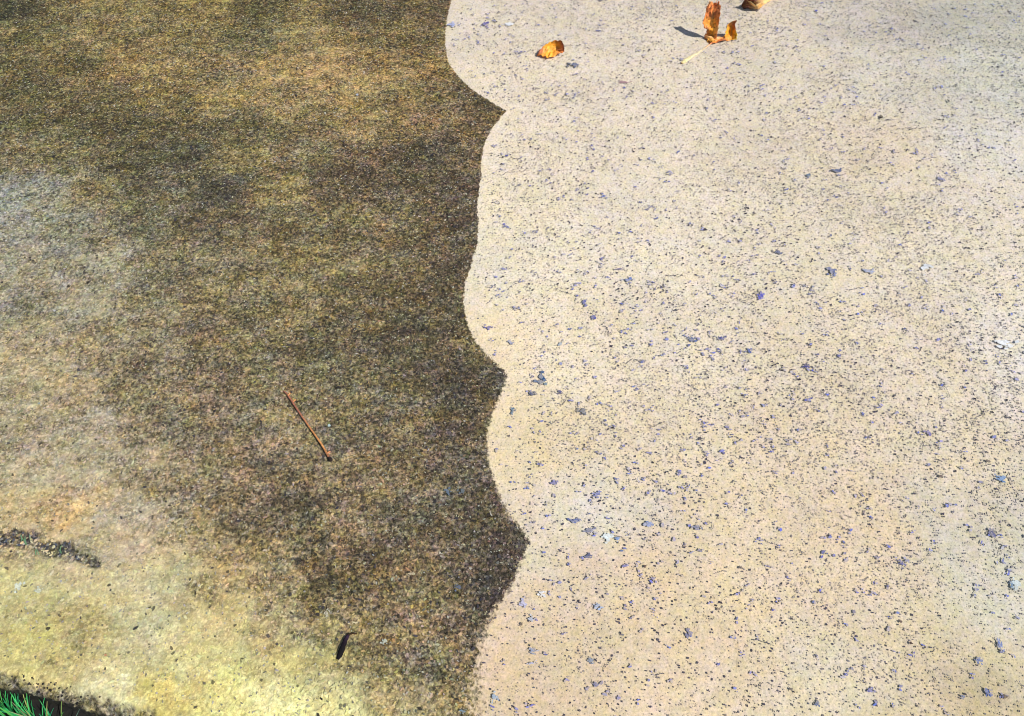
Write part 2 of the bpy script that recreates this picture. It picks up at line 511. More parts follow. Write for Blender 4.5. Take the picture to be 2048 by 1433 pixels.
# washed side: small dark sand grains
P = visible_points(250000)
d = edge_sdf(P[:, 0], P[:, 1]) - rng.uniform(-.002, .004, len(P)) * softness(P[:, 1])
dens = 0.40 + 0.24 * fbm(P[:, 0], P[:, 1], 3.3, 51) + 0.30 * fbm(P[:, 0], P[:, 1], 16, 52)
dens -= 0.22 * np.exp(-((P[:, 0] - .12) / .22) ** 2 - ((P[:, 1] - .40) / .13) ** 2)
dens += 0.20 * np.exp(-((P[:, 1] - 0.85) / 0.35) ** 2) - 0.25 * np.exp(-(d / 0.08) ** 2)
P2 = P[(d > 0) & (rng.uniform(0, 1, len(P)) < np.clip(dens, 0.08, 1))]
n = len(P2)
r = 0.0009 + 0.0012 * rng.beta(1.3, 2.6, n)
cc = sample(FC, P2[:, 0], P2[:, 1])
dk = np.array([alb((96, 94, 112))]) * rng.uniform(0.7, 1.3, (n, 1)) + rng.normal(0, 0.006, (n, 3)) * [1, .6, 1.4]
w = np.clip(rng.beta(1.25, 1.9, n) * 1.05, 0.08, 1)[:, None]
r *= np.interp(P2[:, 1], [.3, .8, 1.2], [.85, 1, 1.05])
flecks(P2, r, rng.uniform(1, 1.32, n), rng.normal(1.57, .8, n), np.clip(cc * (1 - w) + dk * w, 0.01, 1), 0.0012)
# distinct dark ones
P = visible_points(26000)
d = edge_sdf(P[:, 0], P[:, 1])
dd = 0.45 + 0.5 * fbm(P[:, 0], P[:, 1], 4, 53)
P2 = P[(d > 0.006) & (rng.uniform(0, 1, len(P)) < dd)]
n = len(P2)
r = 0.0012 + 0.0013 * rng.beta(1.2, 3, n)
dk = np.array([alb((74, 68, 82))]) * rng.uniform(0.5, 1.5, (n, 1))
r *= np.interp(P2[:, 1], [.3, .7, 1.2], [.78, 1, 1])
flecks(P2, r, rng.uniform(1, 1.35, n), rng.normal(1.57, .9, n), dk, 0.0017)
# short dashes and scratches, some chained into lines
LN, LR, LA, LC = [], [], [], []
for _ in range(650):
    p = visible_points(4)
    if len(p) == 0 or edge_sdf(p[:1, 0], p[:1, 1])[0] < 0.01:
        continue
    p = p[0]
    a = rng.normal(0, 0.7) if p[1] > 0.9 else rng.normal(1.5, 0.8)
    tone = alb((96, 94, 104)) * rng.uniform(.7, 1.5)
    for _k in range(rng.integers(2, 9)):
        a += rng.normal(0, .3)
        p = p + np.array([math.cos(a), math.sin(a)]) * 0.0034
        LN.append(p.copy()); LR.append(rng.uniform(.0008, .0013)); LA.append(a); LC.append(tone)
flecks(np.array(LN), np.array(LR), np.full(len(LN), 1.5), np.array(LA), np.array(LC), 0.0021)
# blue-grey stone chips: random ones
P = visible_points(5200, 0.1)
P = P[rng.uniform(0, 1, len(P)) < 0.25 + 0.75 * np.exp(-((P[:, 0] - 0.25) / 0.28) ** 2 - ((P[:, 1] - 0.80) / 0.4) ** 2)]
P = np.concatenate([P, P + rng.normal(0, .02, P.shape)])
d = edge_sdf(P[:, 0], P[:, 1])
P2 = P[d > 0.01]
n = len(P2)
for _layer in range(3):
    r = rng.uniform(0.0009, 0.0023, n) * np.where(rng.uniform(0, 1, n) < .12, 1.4, 1)
    w = rng.uniform(0.25, 0.9, (n, 1))
    col = alb((72, 92, 176)) * rng.uniform(.6, 1.6, (n, 1)) * (1 + rng.normal(0, .12, (n, 3))) * w + (1 - w) * sample(FC, P2[:, 0], P2[:, 1])
    flecks(P2 + rng.normal(0, .0022, (n, 2)), r, rng.uniform(1, 1.6, n), rng.normal(0, .7, n), col, 0.0026)
# the chips that stand out, each where it lies: (u, v, ru, rv, angle, colour)
CH = [(1082, 757, 13, 11, 40, (22, 78, 128)), (1091, 770, 5, 5, 0, (40, 105, 140)), (1064, 791, 9, 5, -10, (92, 98, 128)),
      (1121, 786, 6, 4, 0, (96, 98, 140)), (978, 657, 6, 5, 0, (92, 92, 165)), (1021, 687, 7, 5, 30, (135, 145, 180)),
      (1168, 609, 5, 8, 0, (64, 78, 160)), (1187, 636, 6, 5, 0, (74, 82, 158)), (1025, 823, 4, 8, 0, (95, 125, 150)),
      (1165, 824, 10, 8, 20, (105, 112, 128)), (1149, 132, 10, 5, 15, (78, 92, 130)), (970, 51, 8, 5, 0, (90, 84, 165)),
      (1200, 2, 6, 3, 0, (50, 70, 105)), (1255, 562, 10, 5, 5, (104, 124, 178)), (1208, 395, 6, 4, 0, (104, 120, 185)),
      (1662, 543, 10, 7, 20, (92, 104, 150)), (1556, 507, 8, 5, 0, (66, 84, 132)), (1522, 595, 9, 8, 30, (96, 96, 190)),
      (1384, 682, 9, 6, 0, (76, 98, 150)), (1445, 679, 9, 4, 0, (78, 84, 140)), (1498, 706, 7, 5, 0, (92, 108, 168)),
      (1610, 735, 9, 4, -5, (62, 64, 130)), (1674, 344, 14, 5, -8, (64, 84, 130)), (1616, 354, 8, 4, 0, (100, 125, 150)),
      (1880, 361, 8, 4, 0, (125, 130, 175)), (1855, 868, 9, 6, 0, (105, 100, 160)), (2001, 959, 10, 7, 0, (92, 132, 180)),
      (1983, 1068, 7, 11, 10, (98, 98, 136)), (1802, 1129, 6, 7, 0, (96, 98, 150)), (1740, 1383, 8, 6, -20, (100, 102, 165)),
      (1971, 1385, 7, 9, 20, (62, 92, 160)), (1998, 1292, 5, 13, 10, (100, 126, 190)), (1956, 1322, 8, 6, 0, (108, 124, 170)),
      (2030, 1168, 10, 12, 0, (196, 210, 214)), (2022, 1172, 4, 10, 0, (110, 140, 170)), (1378, 1268, 7, 12, 20, (92, 102, 155)),
      (1633, 1409, 5, 7, 0, (84, 100, 140)), (1924, 1395, 6, 5, 0, (98, 112, 150)), (1762, 236, 5, 5, 0, (40, 32, 34)),
      (1896, 205, 4, 4, 0, (60, 58, 62)), (1410, 462, 5, 5, 0, (70, 66, 80)), (1395, 1055, 7, 8, 0, (120, 126, 158)),
      (1300, 1050, 12, 8, 10, (130, 146, 190)), (1150, 1043, 12, 5, 25, (100, 112, 160)), (1108, 968, 8, 6, 0, (98, 100, 165)),
      (1196, 990, 9, 6, 0, (120, 126, 180)), (1178, 1063, 9, 5, 0, (112, 118, 150)), (1176, 1113, 8, 5, 0, (98, 104, 140)),
      (1215, 1075, 16, 9, 0, (214, 226, 228)), (1235, 1080, 6, 5, 0, (120, 150, 195)), (1193, 1214, 10, 6, -10, (160, 178, 206)),
      (1066, 1303, 11, 5, 10, (148, 158, 184)), (1064, 1328, 8, 4, 0, (168, 172, 200)), (1181, 1322, 6, 7, 0, (130, 142, 160)),
      (1192, 1370, 8, 6, 30, (112, 116, 160)), (1046, 1207, 9, 7, 30, (174, 180, 222)), (1083, 1190, 8, 6, 0, (226, 228, 232)),
      (1062, 1240, 6, 7, 0, (176, 186, 204)), (988, 1395, 6, 10, 0, (166, 186, 206)), (1435, 1220, 5, 5, 0, (74, 58, 66)),
      (1043, 1250, 4, 5, 0, (60, 48, 50)), (1290, 1135, 5, 5, 0, (80, 58, 64)), (1060, 940, 4, 4, 0, (66, 60, 62)),
      (1400, 880, 5, 5, 0, (70, 66, 80)), (1480, 1137, 5, 4, 0, (70, 62, 72)), (1880, 955, 5, 4, 0, (70, 50, 58)),
      (1800, 1245, 5, 4, 0, (86, 64, 62)), (2008, 1395, 7, 5, 0, (72, 52, 50)), (1820, 1288, 5, 4, 0, (66, 44, 42)),
      (1581, 1380, 5, 4, 0, (64, 56, 66)), (1975, 925, 5, 5, 0, (70, 58, 62)), (1040, 372, 5, 3, 0, (96, 104, 130)),
      (1247, 166, 11, 3, 0, (160, 120, 130)), (1240, 540, 7, 3, 0, (120, 110, 150)), (1120, 690, 5, 5, 0, (160, 176, 190)),
      (1735, 545, 12, 5, 10, (150, 160, 190)), (1668, 552, 6, 5, 0, (130, 142, 190)), (905, 52, 10, 4, 0, (172, 180, 220)),
      (1850, 537, 12, 8, 0, (210, 216, 222)), (2005, 690, 16, 9, 0, (228, 232, 236)), (1018, 50, 14, 3, 0, (226, 230, 238)),
      (925, 985, 7, 7, 0, (104, 118, 126)), (896, 985, 6, 7, 0, (104, 120, 138)), (917, 1176, 6, 6, 0, (90, 104, 128)),
      (880, 1108, 3, 3, 0, (205, 198, 176)), (925, 1425, 6, 5, 0, (108, 134, 150)), (532, 1103, 6, 3, -15, (214, 196, 168)),
      (655, 1230, 4, 8, 0, (200, 196, 172)), (712, 1247, 9, 3, -10, (212, 198, 156)), (822, 1150, 7, 3, 0, (206, 190, 158)),
      (36, 1175, 9, 8, 0, (214, 222, 206)), (78, 1181, 7, 6, 0, (206, 214, 196)), (213, 1312, 4, 4, 0, (200, 130, 96)),
      (659, 853, 5, 4, 0, (182, 205, 205)), (653, 800, 5, 3, 0, (205, 195, 160)), (472, 322, 16, 3, -25, (146, 126, 84)),
      (485, 330, 10, 3, -30, (150, 132, 90)), (715, 192, 4, 3, 0, (180, 188, 200)), (420, 108, 5, 3, 0, (160, 142, 96)),
      (668, 1310, 3, 3, 0, (170, 168, 150)), (770, 1285, 6, 6, 0, (190, 196, 180)), (580, 965, 8, 6, 0, (62, 56, 48)),
      (345, 985, 5, 4, 0, (62, 54, 44)), (400, 855, 7, 5, 0, (70, 62, 52)), (812, 1035, 5, 3, 0, (54, 48, 44))]
for u, v, ru, rv, ang, col in CH:
    c = pts([u], [v])[0]
    e1 = np.linalg.norm(pts([u + ru], [v])[0] - c)
    e2 = np.linalg.norm(pts([u], [v + rv])[0] - c)
    big = max(ru, rv) > 5
    nsub = 16 if big else 5
    cen = c + rng.normal(0, 0.50 if big else .32, (nsub, 2)) * [e1, e2]
    cen[0] = c
    rr = math.sqrt(e1 * e2) * rng.uniform(.16, .40, nsub)
    rr[0] = math.sqrt(e1 * e2) * (.5 if big else .7)
    asp = math.sqrt(e1 / e2)
    base_c = sample(FC if edge_sdf(c[:1], c[1:])[0] > 0 else FD, c[:1], c[1:])
    mixw = rng.uniform(.62, 1, (nsub, 1))
    flecks(cen, rr, np.full(nsub, asp), np.full(nsub, math.radians(-ang)) + rng.normal(0, .5, nsub),
           alb(col)[None] * rng.uniform(.85, 1.25, (nsub, 1)) * mixw + base_c * (1 - mixw), 0.0031)

# stained side: pale and dark grains; the dirt film hides more of them where it is pale and smooth
P = visible_points(150000)
d = edge_sdf(P[:, 0], P[:, 1])
P2 = P[d < -0.002]
n = len(P2)
r = 0.0012 + 0.0018 * rng.beta(1.2, 2.2, n)
dc = stain(P2[:, 0], P2[:, 1])
lum = np.clip((dc[:, 1] - .09) / .22, 0, 1)
m1 = np.where(rng.uniform(0, 1, n) < 0.52, rng.uniform(0.12, 0.72, n), rng.uniform(1.1, 2.4, n))
mult = (1 + (m1 - 1) * (1 - .84 * lum))[:, None]
jit = 1 + rng.normal(0, .10, (n, 3)) * [.9, .5, 1.8] * (1 - .6 * lum)[:, None]
flecks(P2, r, rng.uniform(1, 1.6, n), rng.uniform(0, 3.14, n), np.clip(dc * mult * jit, .006, .6), 0.0012)
P = visible_points(34000)
d = edge_sdf(P[:, 0], P[:, 1])
P2 = P[d < -0.003]
n = len(P2)
r = 0.0010 + 0.0016 * rng.beta(1, 4, n)
pale = alb((208, 202, 176)) * np.minimum(1, rng.uniform(.30, 1.05, (n, 1)) * np.interp(P2[:, 1], [.5, 1.5], [.85, 1.1])[:, None]) * (1 + rng.normal(0, .1, (n, 3)) * [.6, .4, 1.6])
flecks(P2, r, rng.uniform(1, 1.7, n), rng.uniform(0, 3.14, n), pale, 0.0018)
P = visible_points(15000)
d = edge_sdf(P[:, 0], P[:, 1])
q = np.clip((sample(FD, P[:, 0], P[:, 1])[:, 1] - .08) / .15, 0, 1)
P2 = P[(d < -0.003) & (rng.uniform(0, 1, len(P)) > .72 * q)]
n = len(P2)
r = 0.0015 + 0.0021 * rng.beta(1, 3, n)
dcc = stain(P2[:, 0], P2[:, 1])
dk2 = np.where(rng.uniform(0, 1, (n, 1)) < .45, alb((52, 50, 62))[None], alb((56, 49, 36))[None])
flecks(P2, r, rng.uniform(1, 1.5, n), rng.uniform(0, 3.14, n), dk2 * rng.uniform(.4, 1.2, (n, 1)) + dcc * rng.uniform(0, .35, (n, 1)), 0.0022)

fv = np.concatenate(fl_v)
fc = np.concatenate(fl_c)
ff = np.concatenate(fl_f)

# pebbles standing proud in the mossy hollow and along the broken edge
pb_v, pb_f, pb_c = [], [], []
ico_v, ico_f = [], []
g = (1 + 5 ** .5) / 2
ico_v = np.array([(-1, g, 0), (1, g, 0), (-1, -g, 0), (1, -g, 0), (0, -1, g), (0, 1, g), (0, -1, -g), (0, 1, -g), (g, 0, -1), (g, 0, 1), (-g, 0, -1), (-g, 0, 1)]) / math.hypot(1, g)
ico_f = np.array([(0, 11, 5), (0, 5, 1), (0, 1, 7), (0, 7, 10), (0, 10, 11), (1, 5, 9), (5, 11, 4), (11, 10, 2), (10, 7, 6), (7, 1, 8), (3, 9, 4), (3, 4, 2), (3, 2, 6), (3, 6, 8), (3, 8, 9), (4, 9, 5), (2, 4, 11), (6, 2, 10), (8, 6, 7), (9, 8, 1)])
pbase = nb + len(fv)
pal = [(60, 60, 66), (96, 98, 106), (150, 148, 140), (40, 38, 36), (190, 186, 172), (80, 90, 110), (120, 112, 90)]


pal_edge = [(40, 34, 26), (70, 60, 46), (150, 138, 108), (30, 27, 22), (176, 164, 130), (58, 56, 52), (96, 82, 58)]


def pebble(p, r, pal=pal):
    global pbase
    v = ico_v * rng.uniform(.75, 1.2, (12, 1)) * r * np.array([rng.uniform(.8, 1.5), rng.uniform(.8, 1.3), .7])
    a = rng.uniform(0, 3)
    R = np.array([[math.cos(a), -math.sin(a), 0], [math.sin(a), math.cos(a), 0], [0, 0, 1]])
    pb_v.append(v @ R.T + p)
    pb_f.append(ico_f + pbase)
    pb_c.append(np.repeat(alb(pal[rng.integers(len(pal))])[None] * rng.uniform(.5, 1.1), 12, 0))
    pbase += 12


for _ in range(1500):
    u, v = rng.uniform(-60, 240), rng.uniform(1040, 1150)
    c = pts([u], [v])[0]
    if smudge(np.array([c[0]]), np.array([c[1]]))[0] > rng.uniform(.35, 2.4):
        pebble(np.array([c[0], c[1], -0.0025]), rng.uniform(.0009, .0024))
for _ in range(700):
    s = rng.uniform(-0.35, 0.6)
    t = rng.uniform(-.012, .010)
    c = A0 + s * ed + t * en
    pebble(np.array([c[0], c[1], float(np.interp(t, [-.012, -.0105, -.006, 0, .006, .01], [-.026, -.017, -.0105, -.0065, -.003, -.0012])) - .0006]), rng.uniform(.0008, .0020), pal_edge)
pv, pf, pc = np.concatenate(pb_v), np.concatenate(pb_f), np.concatenate(pb_c)

allv = np.concatenate([Vb, fv, pv])
me = bpy.data.meshes.new('concrete_slab')
nv, nq, nf, npb = len(allv), len(quads), len(ff), len(pf)
me.vertices.add(nv)
me.vertices.foreach_set('co', allv.astype(np.float32).ravel())
loops = np.concatenate([quads.ravel(), ff.ravel(), pf.ravel()])
me.loops.add(len(loops))
me.loops.foreach_set('vertex_index', loops.astype(np.int32))
tot = np.concatenate([np.full(nq, 4), np.full(nf, 7), np.full(npb, 3)]).astype(np.int32)
st = np.concatenate([[0], np.cumsum(tot)[:-1]]).astype(np.int32)
me.polygons.add(len(tot))
me.polygons.foreach_set('loop_start', st)
me.polygons.foreach_set('loop_total', tot)
me.polygons.foreach_set('material_index', np.concatenate([np.zeros(nq), np.ones(nf + npb)]).astype(np.int32))
me.polygons.foreach_set('use_smooth', np.concatenate([np.ones(nq), np.zeros(nf + npb)]).astype(bool))
me.update(calc_edges=True)


def colattr(name, a):
    at = me.attributes.new(name, 'FLOAT_COLOR', 'POINT')
    at.data.foreach_set('color', np.concatenate([a, np.ones((len(a), 1))], 1).astype(np.float32).ravel())


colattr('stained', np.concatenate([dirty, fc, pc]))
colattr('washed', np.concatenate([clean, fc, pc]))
at = me.attributes.new('boundary', 'FLOAT', 'POINT')
at.data.foreach_set('value', np.concatenate([edge, np.zeros(len(fv) + len(pv))]).astype(np.float32))

# concrete material
M = NT('weathered_concrete')
P = M.obj()
bnd = M.attr('boundary')[2]
n_e = M.noise(P, 160, 3, .6)
n_e2 = M.noise(P, 55, 4, .65)
b2 = M.math('ADD', bnd, M.math('MULTIPLY', M.math('SUBTRACT', n_e, .5), .009))
b2 = M.math('ADD', b2, M.math('MULTIPLY', M.math('SUBTRACT', n_e2, .5), .004))
washed = M.ramp(b2, -0.0016, 0.0016)
# stained side
dc = M.attr('stained')[0]
Ps = M.mapping(P, 0.10, (1, 1.7, 1))
Ps2 = M.mapping(P, -0.06, (1, 2.6, 1))
cloud = M.ramp(M.noise(Ps, 13, 6, .74, .3), .3, .7, .90, 1.10, False)
cloud2 = M.ramp(M.noise(Ps, 80, 4, .75), .34, .66, .60, 1.42, False)
grain = M.ramp(M.noise(P, 190, 3, .8), .36, .64, .20, 1.85, False)
vd, vc = M.voro(P, 190)
vs = M.sep(vc)
cell = M.ramp(vs[0], 0, 1, .68, 1.32, False)
lum = M.ramp(M.sep(dc)[1], .08, .26, 1, .28, False)
gk = M.math('MULTIPLY', M.math('MULTIPLY', cloud2, grain), cell)
gk = M.math('MULTIPLY_ADD', M.math('SUBTRACT', gk, 1.0), lum, 1.0)
k = M.math('MULTIPLY', cloud, gk)
hue = M.sep(M.noise(P, 34, 5, .72, 0, True))
hue2 = M.sep(M.noise(P, 210, 1, .6, 0, True))
tr = M.math('MULTIPLY', M.ramp(hue[0], .3, .7, .88, 1.12, False), M.ramp(hue2[0], .3, .7, .92, 1.08, False))
tb = M.math('MULTIPLY', M.ramp(hue[2], .3, .7, .68, 1.34, False), M.ramp(hue2[2], .3, .7, .80, 1.20, False))
dirty_c = M.mix(1.0, dc, M.comb(M.math('MULTIPLY', k, M.math('MULTIPLY_ADD', M.math('SUBTRACT', tr, 1.0), lum, 1.0)), k, M.math('MULTIPLY', k, M.math('MULTIPLY_ADD', M.math('SUBTRACT', tb, 1.0), lum, 1.0))), 'MULTIPLY')
# washed side
cc = M.attr('washed')[0]
g1 = M.ramp(M.noise(P, 260, 3, .8), .34, .66, .82, 1.10, False)
g2 = M.ramp(M.noise(P, 7, 4, .55), .3, .7, .95, 1.05, False)
g3 = M.ramp(M.noise(P, 60, 3, .6), .3, .7, .93, 1.07, False)
kk = M.math('MULTIPLY', M.math('MULTIPLY', g1, g2), g3)
h1 = M.sep(M.noise(P, 26, 2, .6, 0, True))
h2 = M.sep(M.noise(P, 130, 2, .6, 0, True))
cr = M.math('MULTIPLY', M.ramp(h1[0], .3, .7, .97, 1.03, False), M.ramp(h2[0], .3, .7, .97, 1.03, False))
cb = M.math('MULTIPLY', M.ramp(h1[2], .3, .7, .92, 1.08, False), M.ramp(h2[2], .3, .7, .91, 1.09, False))
clean_c = M.mix(1.0, cc, M.comb(M.math('MULTIPLY', kk, cr), kk, M.math('MULTIPLY', kk, cb)), 'MULTIPLY')
vd2, vc2 = M.voro(P, 230)
vs2 = M.sep(vc2)
dot = M.math('MULTIPLY', M.ramp(vd2, .12, .30, 1, 0), M.ramp(vs2[1], .35, 1.0, 0, .6))
clean_c = M.mix(dot, clean_c, tuple(alb((112, 108, 108))))
Pl = M.mapping(P, 0.0, (1.0, .35, 1))
ln = M.math('ABSOLUTE', M.math('SUBTRACT', M.noise(Pl, 34, 3, .6, .5), .5))
lowy = M.n('SeparateXYZ')
M.put(lowy.inputs[0], P)
hair = M.math('MULTIPLY', M.ramp(ln, 0, .007, .36, 0), M.math('MULTIPLY', M.ramp(M.noise(P, 5, 2), .45, .62), M.ramp(lowy.outputs[1], .45, .95, 1, .1)))
clean_c = M.mix(hair, clean_c, tuple(alb((120, 108, 104))))
base = M.mix(washed, dirty_c, clean_c)
M.put(M.bsdf.inputs['Base Color'], base)
M.bsdf.inputs['Roughness'].default_value = 0.9
M.bsdf.inputs['Specular IOR Level'].default_value = 0.25
hh = M.math('ADD', M.math('MULTIPLY', M.noise(P, 260, 3, .7), 1.0), M.math('MULTIPLY', M.noise(P, 60, 3, .6), 1.1))
amt = M.ramp(washed, 0, 1, 1.5, 0.42, False)
M.put(M.bsdf.inputs['Normal'], M.bump(M.math('MULTIPLY', hh, amt), .85, 0.0011))

G = NT('stone_grain')
ga = G.attr('stained')[0]
gn = G.ramp(G.noise(G.obj(), 500, 2, .6), .3, .7, .85, 1.15, False)
G.put(G.bsdf.inputs['Base Color'], G.mix(1.0, ga, G.comb(gn, gn, gn), 'MULTIPLY'))
G.bsdf.inputs['Roughness'].default_value = .75
G.bsdf.inputs['Specular IOR Level'].default_value = 0.3
slab = link('concrete_slab', me, [M.m, G.m])
slab['kind'] = 'structure'
slab['label'] = 'concrete slab, stained brown on the left and washed pale on the right'

# ------------------------------------------------------------------ soil and lawn round the slab
bx = spaced(-60, 60, -1.6, 1.6, 0.02)
by = spaced(-60, 60, -0.8, 0.6, 0.02)
mx, my = np.meshgrid(bx, by, indexing='ij')
z = -0.075 + 0.008 * fbm(mx.ravel(), my.ravel(), 18, 61) + 0.004 * fbm(mx.ravel(), my.ravel(), 60, 62)
inside = ((np.stack([mx.ravel(), my.ravel()], -1) - A0) @ en > 0.03)
z = np.where(inside, -0.13, z)
gm = bpy.data.meshes.new('ground')
gi = np.arange(len(bx) * len(by)).reshape(len(bx), len(by))
gq = np.stack([gi[:-1, :-1], gi[1:, :-1], gi[1:, 1:], gi[:-1, 1:]], -1).reshape(-1, 4)
gm.from_pydata(np.stack([mx.ravel(), my.ravel(), z], -1).tolist(), [], gq.tolist())
gm.update()
S1 = NT('soil_and_lawn')
P = S1.obj()
soil = S1.mix(S1.ramp(S1.noise(P, 90, 5, .7), .35, .75), (.0015, .0012, .001), (.009, .007, .004))  # dark soil, blackened further: shade of grass and overhang painted into it
lawn = S1.mix(S1.ramp(S1.noise(P, 14, 5, .7), .3, .7), (.025, .05, .012), (.07, .10, .03))
yy = S1.n('SeparateXYZ')
S1.put(yy.inputs[0], P)
far = S1.ramp(S1.n('VectorMath').outputs[1], 0, 1)
dist = S1.n('VectorMath', operation='LENGTH')
S1.put(dist.inputs[0], P)
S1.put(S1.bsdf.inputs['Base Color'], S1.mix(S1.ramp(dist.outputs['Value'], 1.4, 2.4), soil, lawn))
S1.bsdf.inputs['Roughness'].default_value = 1
S1.put(S1.bsdf.inputs['Normal'], S1.bump(S1.noise(P, 120, 4, .7), 1, .006))
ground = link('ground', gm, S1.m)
ground['kind'] = 'structure'

# ------------------------------------------------------------------ grass along the slab edge
gv, gf, gc = [], [], []


def blade(p0, h, lean, az, w, col, nseg=6):
    b0 = len(gv)
    side = np.array([-math.sin(az), math.cos(az), 0.0])
    fw = np.array([math.cos(az), math.sin(az), 0.0])
    for i in range(nseg + 1):
        t = i / nseg
        c = np.array(p0) + np.array([0, 0, 1]) * h * (t - 0.25 * t * t * lean) + fw * h * lean * t ** 1.8
        ww = w * (1 - t ** 2.2) * 0.5 + 0.00012
        for sgn in (-1, 0, 1):
            q = c + side * ww * sgn + (fw * (-.25 * w) if sgn == 0 else 0)
            gv.append(tuple(q))
            f_ = 1.0 + .35 * (t - .5)
            gc.append((col[0] * f_, col[1] * f_, col[2] * f_, 1))
    for i in range(nseg):
        a = b0 + i * 3
        gf.append((a, a + 1, a + 4, a + 3))
        gf.append((a + 1, a + 2, a + 5, a + 4))


def grass_tuft(s, t, n, hmin, hmax, cols, spread=.012, leans=(.25, 1.0), az=None):
    for _ in range(n):
        c = A0 + (s + rng.normal(0, spread)) * ed + (t + rng.normal(0, spread * .5)) * en
        blade((c[0], c[1], -0.078), rng.uniform(hmin, hmax), rng.uniform(*leans), rng.uniform(0, 6.28) if az is None else rng.normal(*az),
              rng.uniform(.0014, .0030), np.array(cols[rng.integers(len(cols))]) * rng.uniform(.7, 1.3))


green = [(.03, .36, .10), (.06, .44, .13), (.02, .24, .10), (.10, .40, .08)]
mixed = green + [(.34, .36, .12), (.30, .33, .16)]
grass_tuft(0.012, -0.036, 34, .045, .075, green, .011, (.15, .6), (1.6, .75))
grass_tuft(0.042, -0.038, 15, .045, .072, mixed, .010, (.15, .55), (1.6, .6))
grass_tuft(0.070, -0.040, 9, .045, .070, mixed, .009, (.15, .55), (1.6, .5))
grass_tuft(0.098, -0.042, 9, .05, .086, [(.40, .42, .12), (.22, .34, .08), (.12, .22, .16)], .007)
grass_tuft(-0.03, -0.045, 22, .05, .08, green, .014)
for _ in range(90):
    s = rng.uniform(-1.6, -0.05)
    grass_tuft(s, rng.uniform(-.12, -.025), 14, .04, .09, mixed, .02)
for _ in range(150):
    s = rng.uniform(-0.2, 1.8)
    grass_tuft(s, rng.uniform(-.30, -.09), 14, .03, .07, mixed, .02)
for _ in range(60):
    s = rng.uniform(0.15, 1.8)
    grass_tuft(s, rng.uniform(-.07, -.04), 4, .02, .045, mixed, .012)
# the tiny sprouts in the mossy hollow
for (u, v) in ((48, 1085), (52, 1090), (120, 1105), (74, 1110)):
    c = pts([u], [v])[0]
    for _ in range(3):
        blade((c[0] + rng.normal(0, .002), c[1] + rng.normal(0, .002), -.004), rng.uniform(.008, .016), .6, rng.uniform(1, 2.2), .0014, (.12, .24, .12))
grm = bpy.data.meshes.new('grass')
grm.from_pydata(gv, [], gf)
at = grm.attributes.new('tint', 'FLOAT_COLOR', 'POINT')
at.data.foreach_set('color', np.array(gc, np.float32).ravel())
grm.polygons.foreach_set('use_smooth', [True] * len(gf))
GR = NT('grass_blades')
ta = GR.attr('tint')[0]
GR.put(GR.bsdf.inputs['Base Color'], ta)
GR.bsdf.inputs['Roughness'].default_value = .5
tr_ = GR.n('BsdfTranslucent')
GR.put(tr_.inputs[0], ta)
mx_ = GR.n('MixShader')
mx_.inputs[0].default_value = .35
GR.t.links.new(GR.bsdf.outputs[0], mx_.inputs[1])
GR.t.links.new(tr_.outputs[0], mx_.inputs[2])
GR.t.links.new(mx_.outputs[0], GR.out.inputs[0])
grass = link('grass', grm, GR.m)
tag(grass, 'bright green grass blades growing beside the slab edge', 'grass', kind='stuff')


# ------------------------------------------------------------------ leaves
def leaf_material(name):
    L = NT(name)
    P = L.obj()
    ta = L.attr('tint')[0]
    n3 = L.n('TexNoise', noise_dimensions='3D')
    L.put(n3.inputs['Vector'], P)
    n3.inputs['Scale'].default_value = 140
    n3.inputs['Detail'].default_value = 4
    k = L.ramp(n3.outputs[0], .3, .7, .72, 1.25, False)
    n4 = L.n('TexNoise', noise_dimensions='3D')
    L.put(n4.inputs['Vector'], P)
    n4.inputs['Scale'].default_value = 60
    n4.inputs['Detail'].default_value = 3
    spots = L.ramp(n4.outputs[0], .58, .66, 0, .5)
    col = L.mix(1.0, ta, L.comb(k, k, k), 'MULTIPLY')
    col = L.mix(spots, col, (.24, .06, .015))
    vein = L.math('MULTIPLY', L.attr('vein')[2], .55)
    col = L.mix(vein, col, (.50, .30, .10))
    L.put(L.bsdf.inputs['Base Color'], col)
    L.bsdf.inputs['Roughness'].default_value = .5
    nb_ = L.bump(L.math('ADD', n3.outputs[0], L.attr('vein')[2]), .6, .0008)
    L.put(L.bsdf.inputs['Normal'], nb_)
    tr = L.n('BsdfTranslucent')
    L.put(tr.inputs[0], col)
    mx = L.n('MixShader')
    mx.inputs[0].default_value = .34
    L.t.links.new(L.bsdf.outputs[0], mx.inputs[1])
    L.t.links.new(tr.outputs[0], mx.inputs[2])
    L.t.links.new(mx.outputs[0], L.out.inputs[0])
    return L.m


LEAF = leaf_material('dry_leaf')


def catmull(P, t):
    n = len(P)
    x = t * (n - 1)
    i = min(int(x), n - 2)
    f = x - i
    p0, p1, p2, p3 = P[max(i - 1, 0)], P[i], P[i + 1], P[min(i + 2, n - 1)]
    return .5 * ((2 * p1) + (-p0 + p2) * f + (2 * p0 - 5 * p1 + 4 * p2 - p3) * f * f + (-p0 + 3 * p1 - 3 * p2 + p3) * f ** 3)


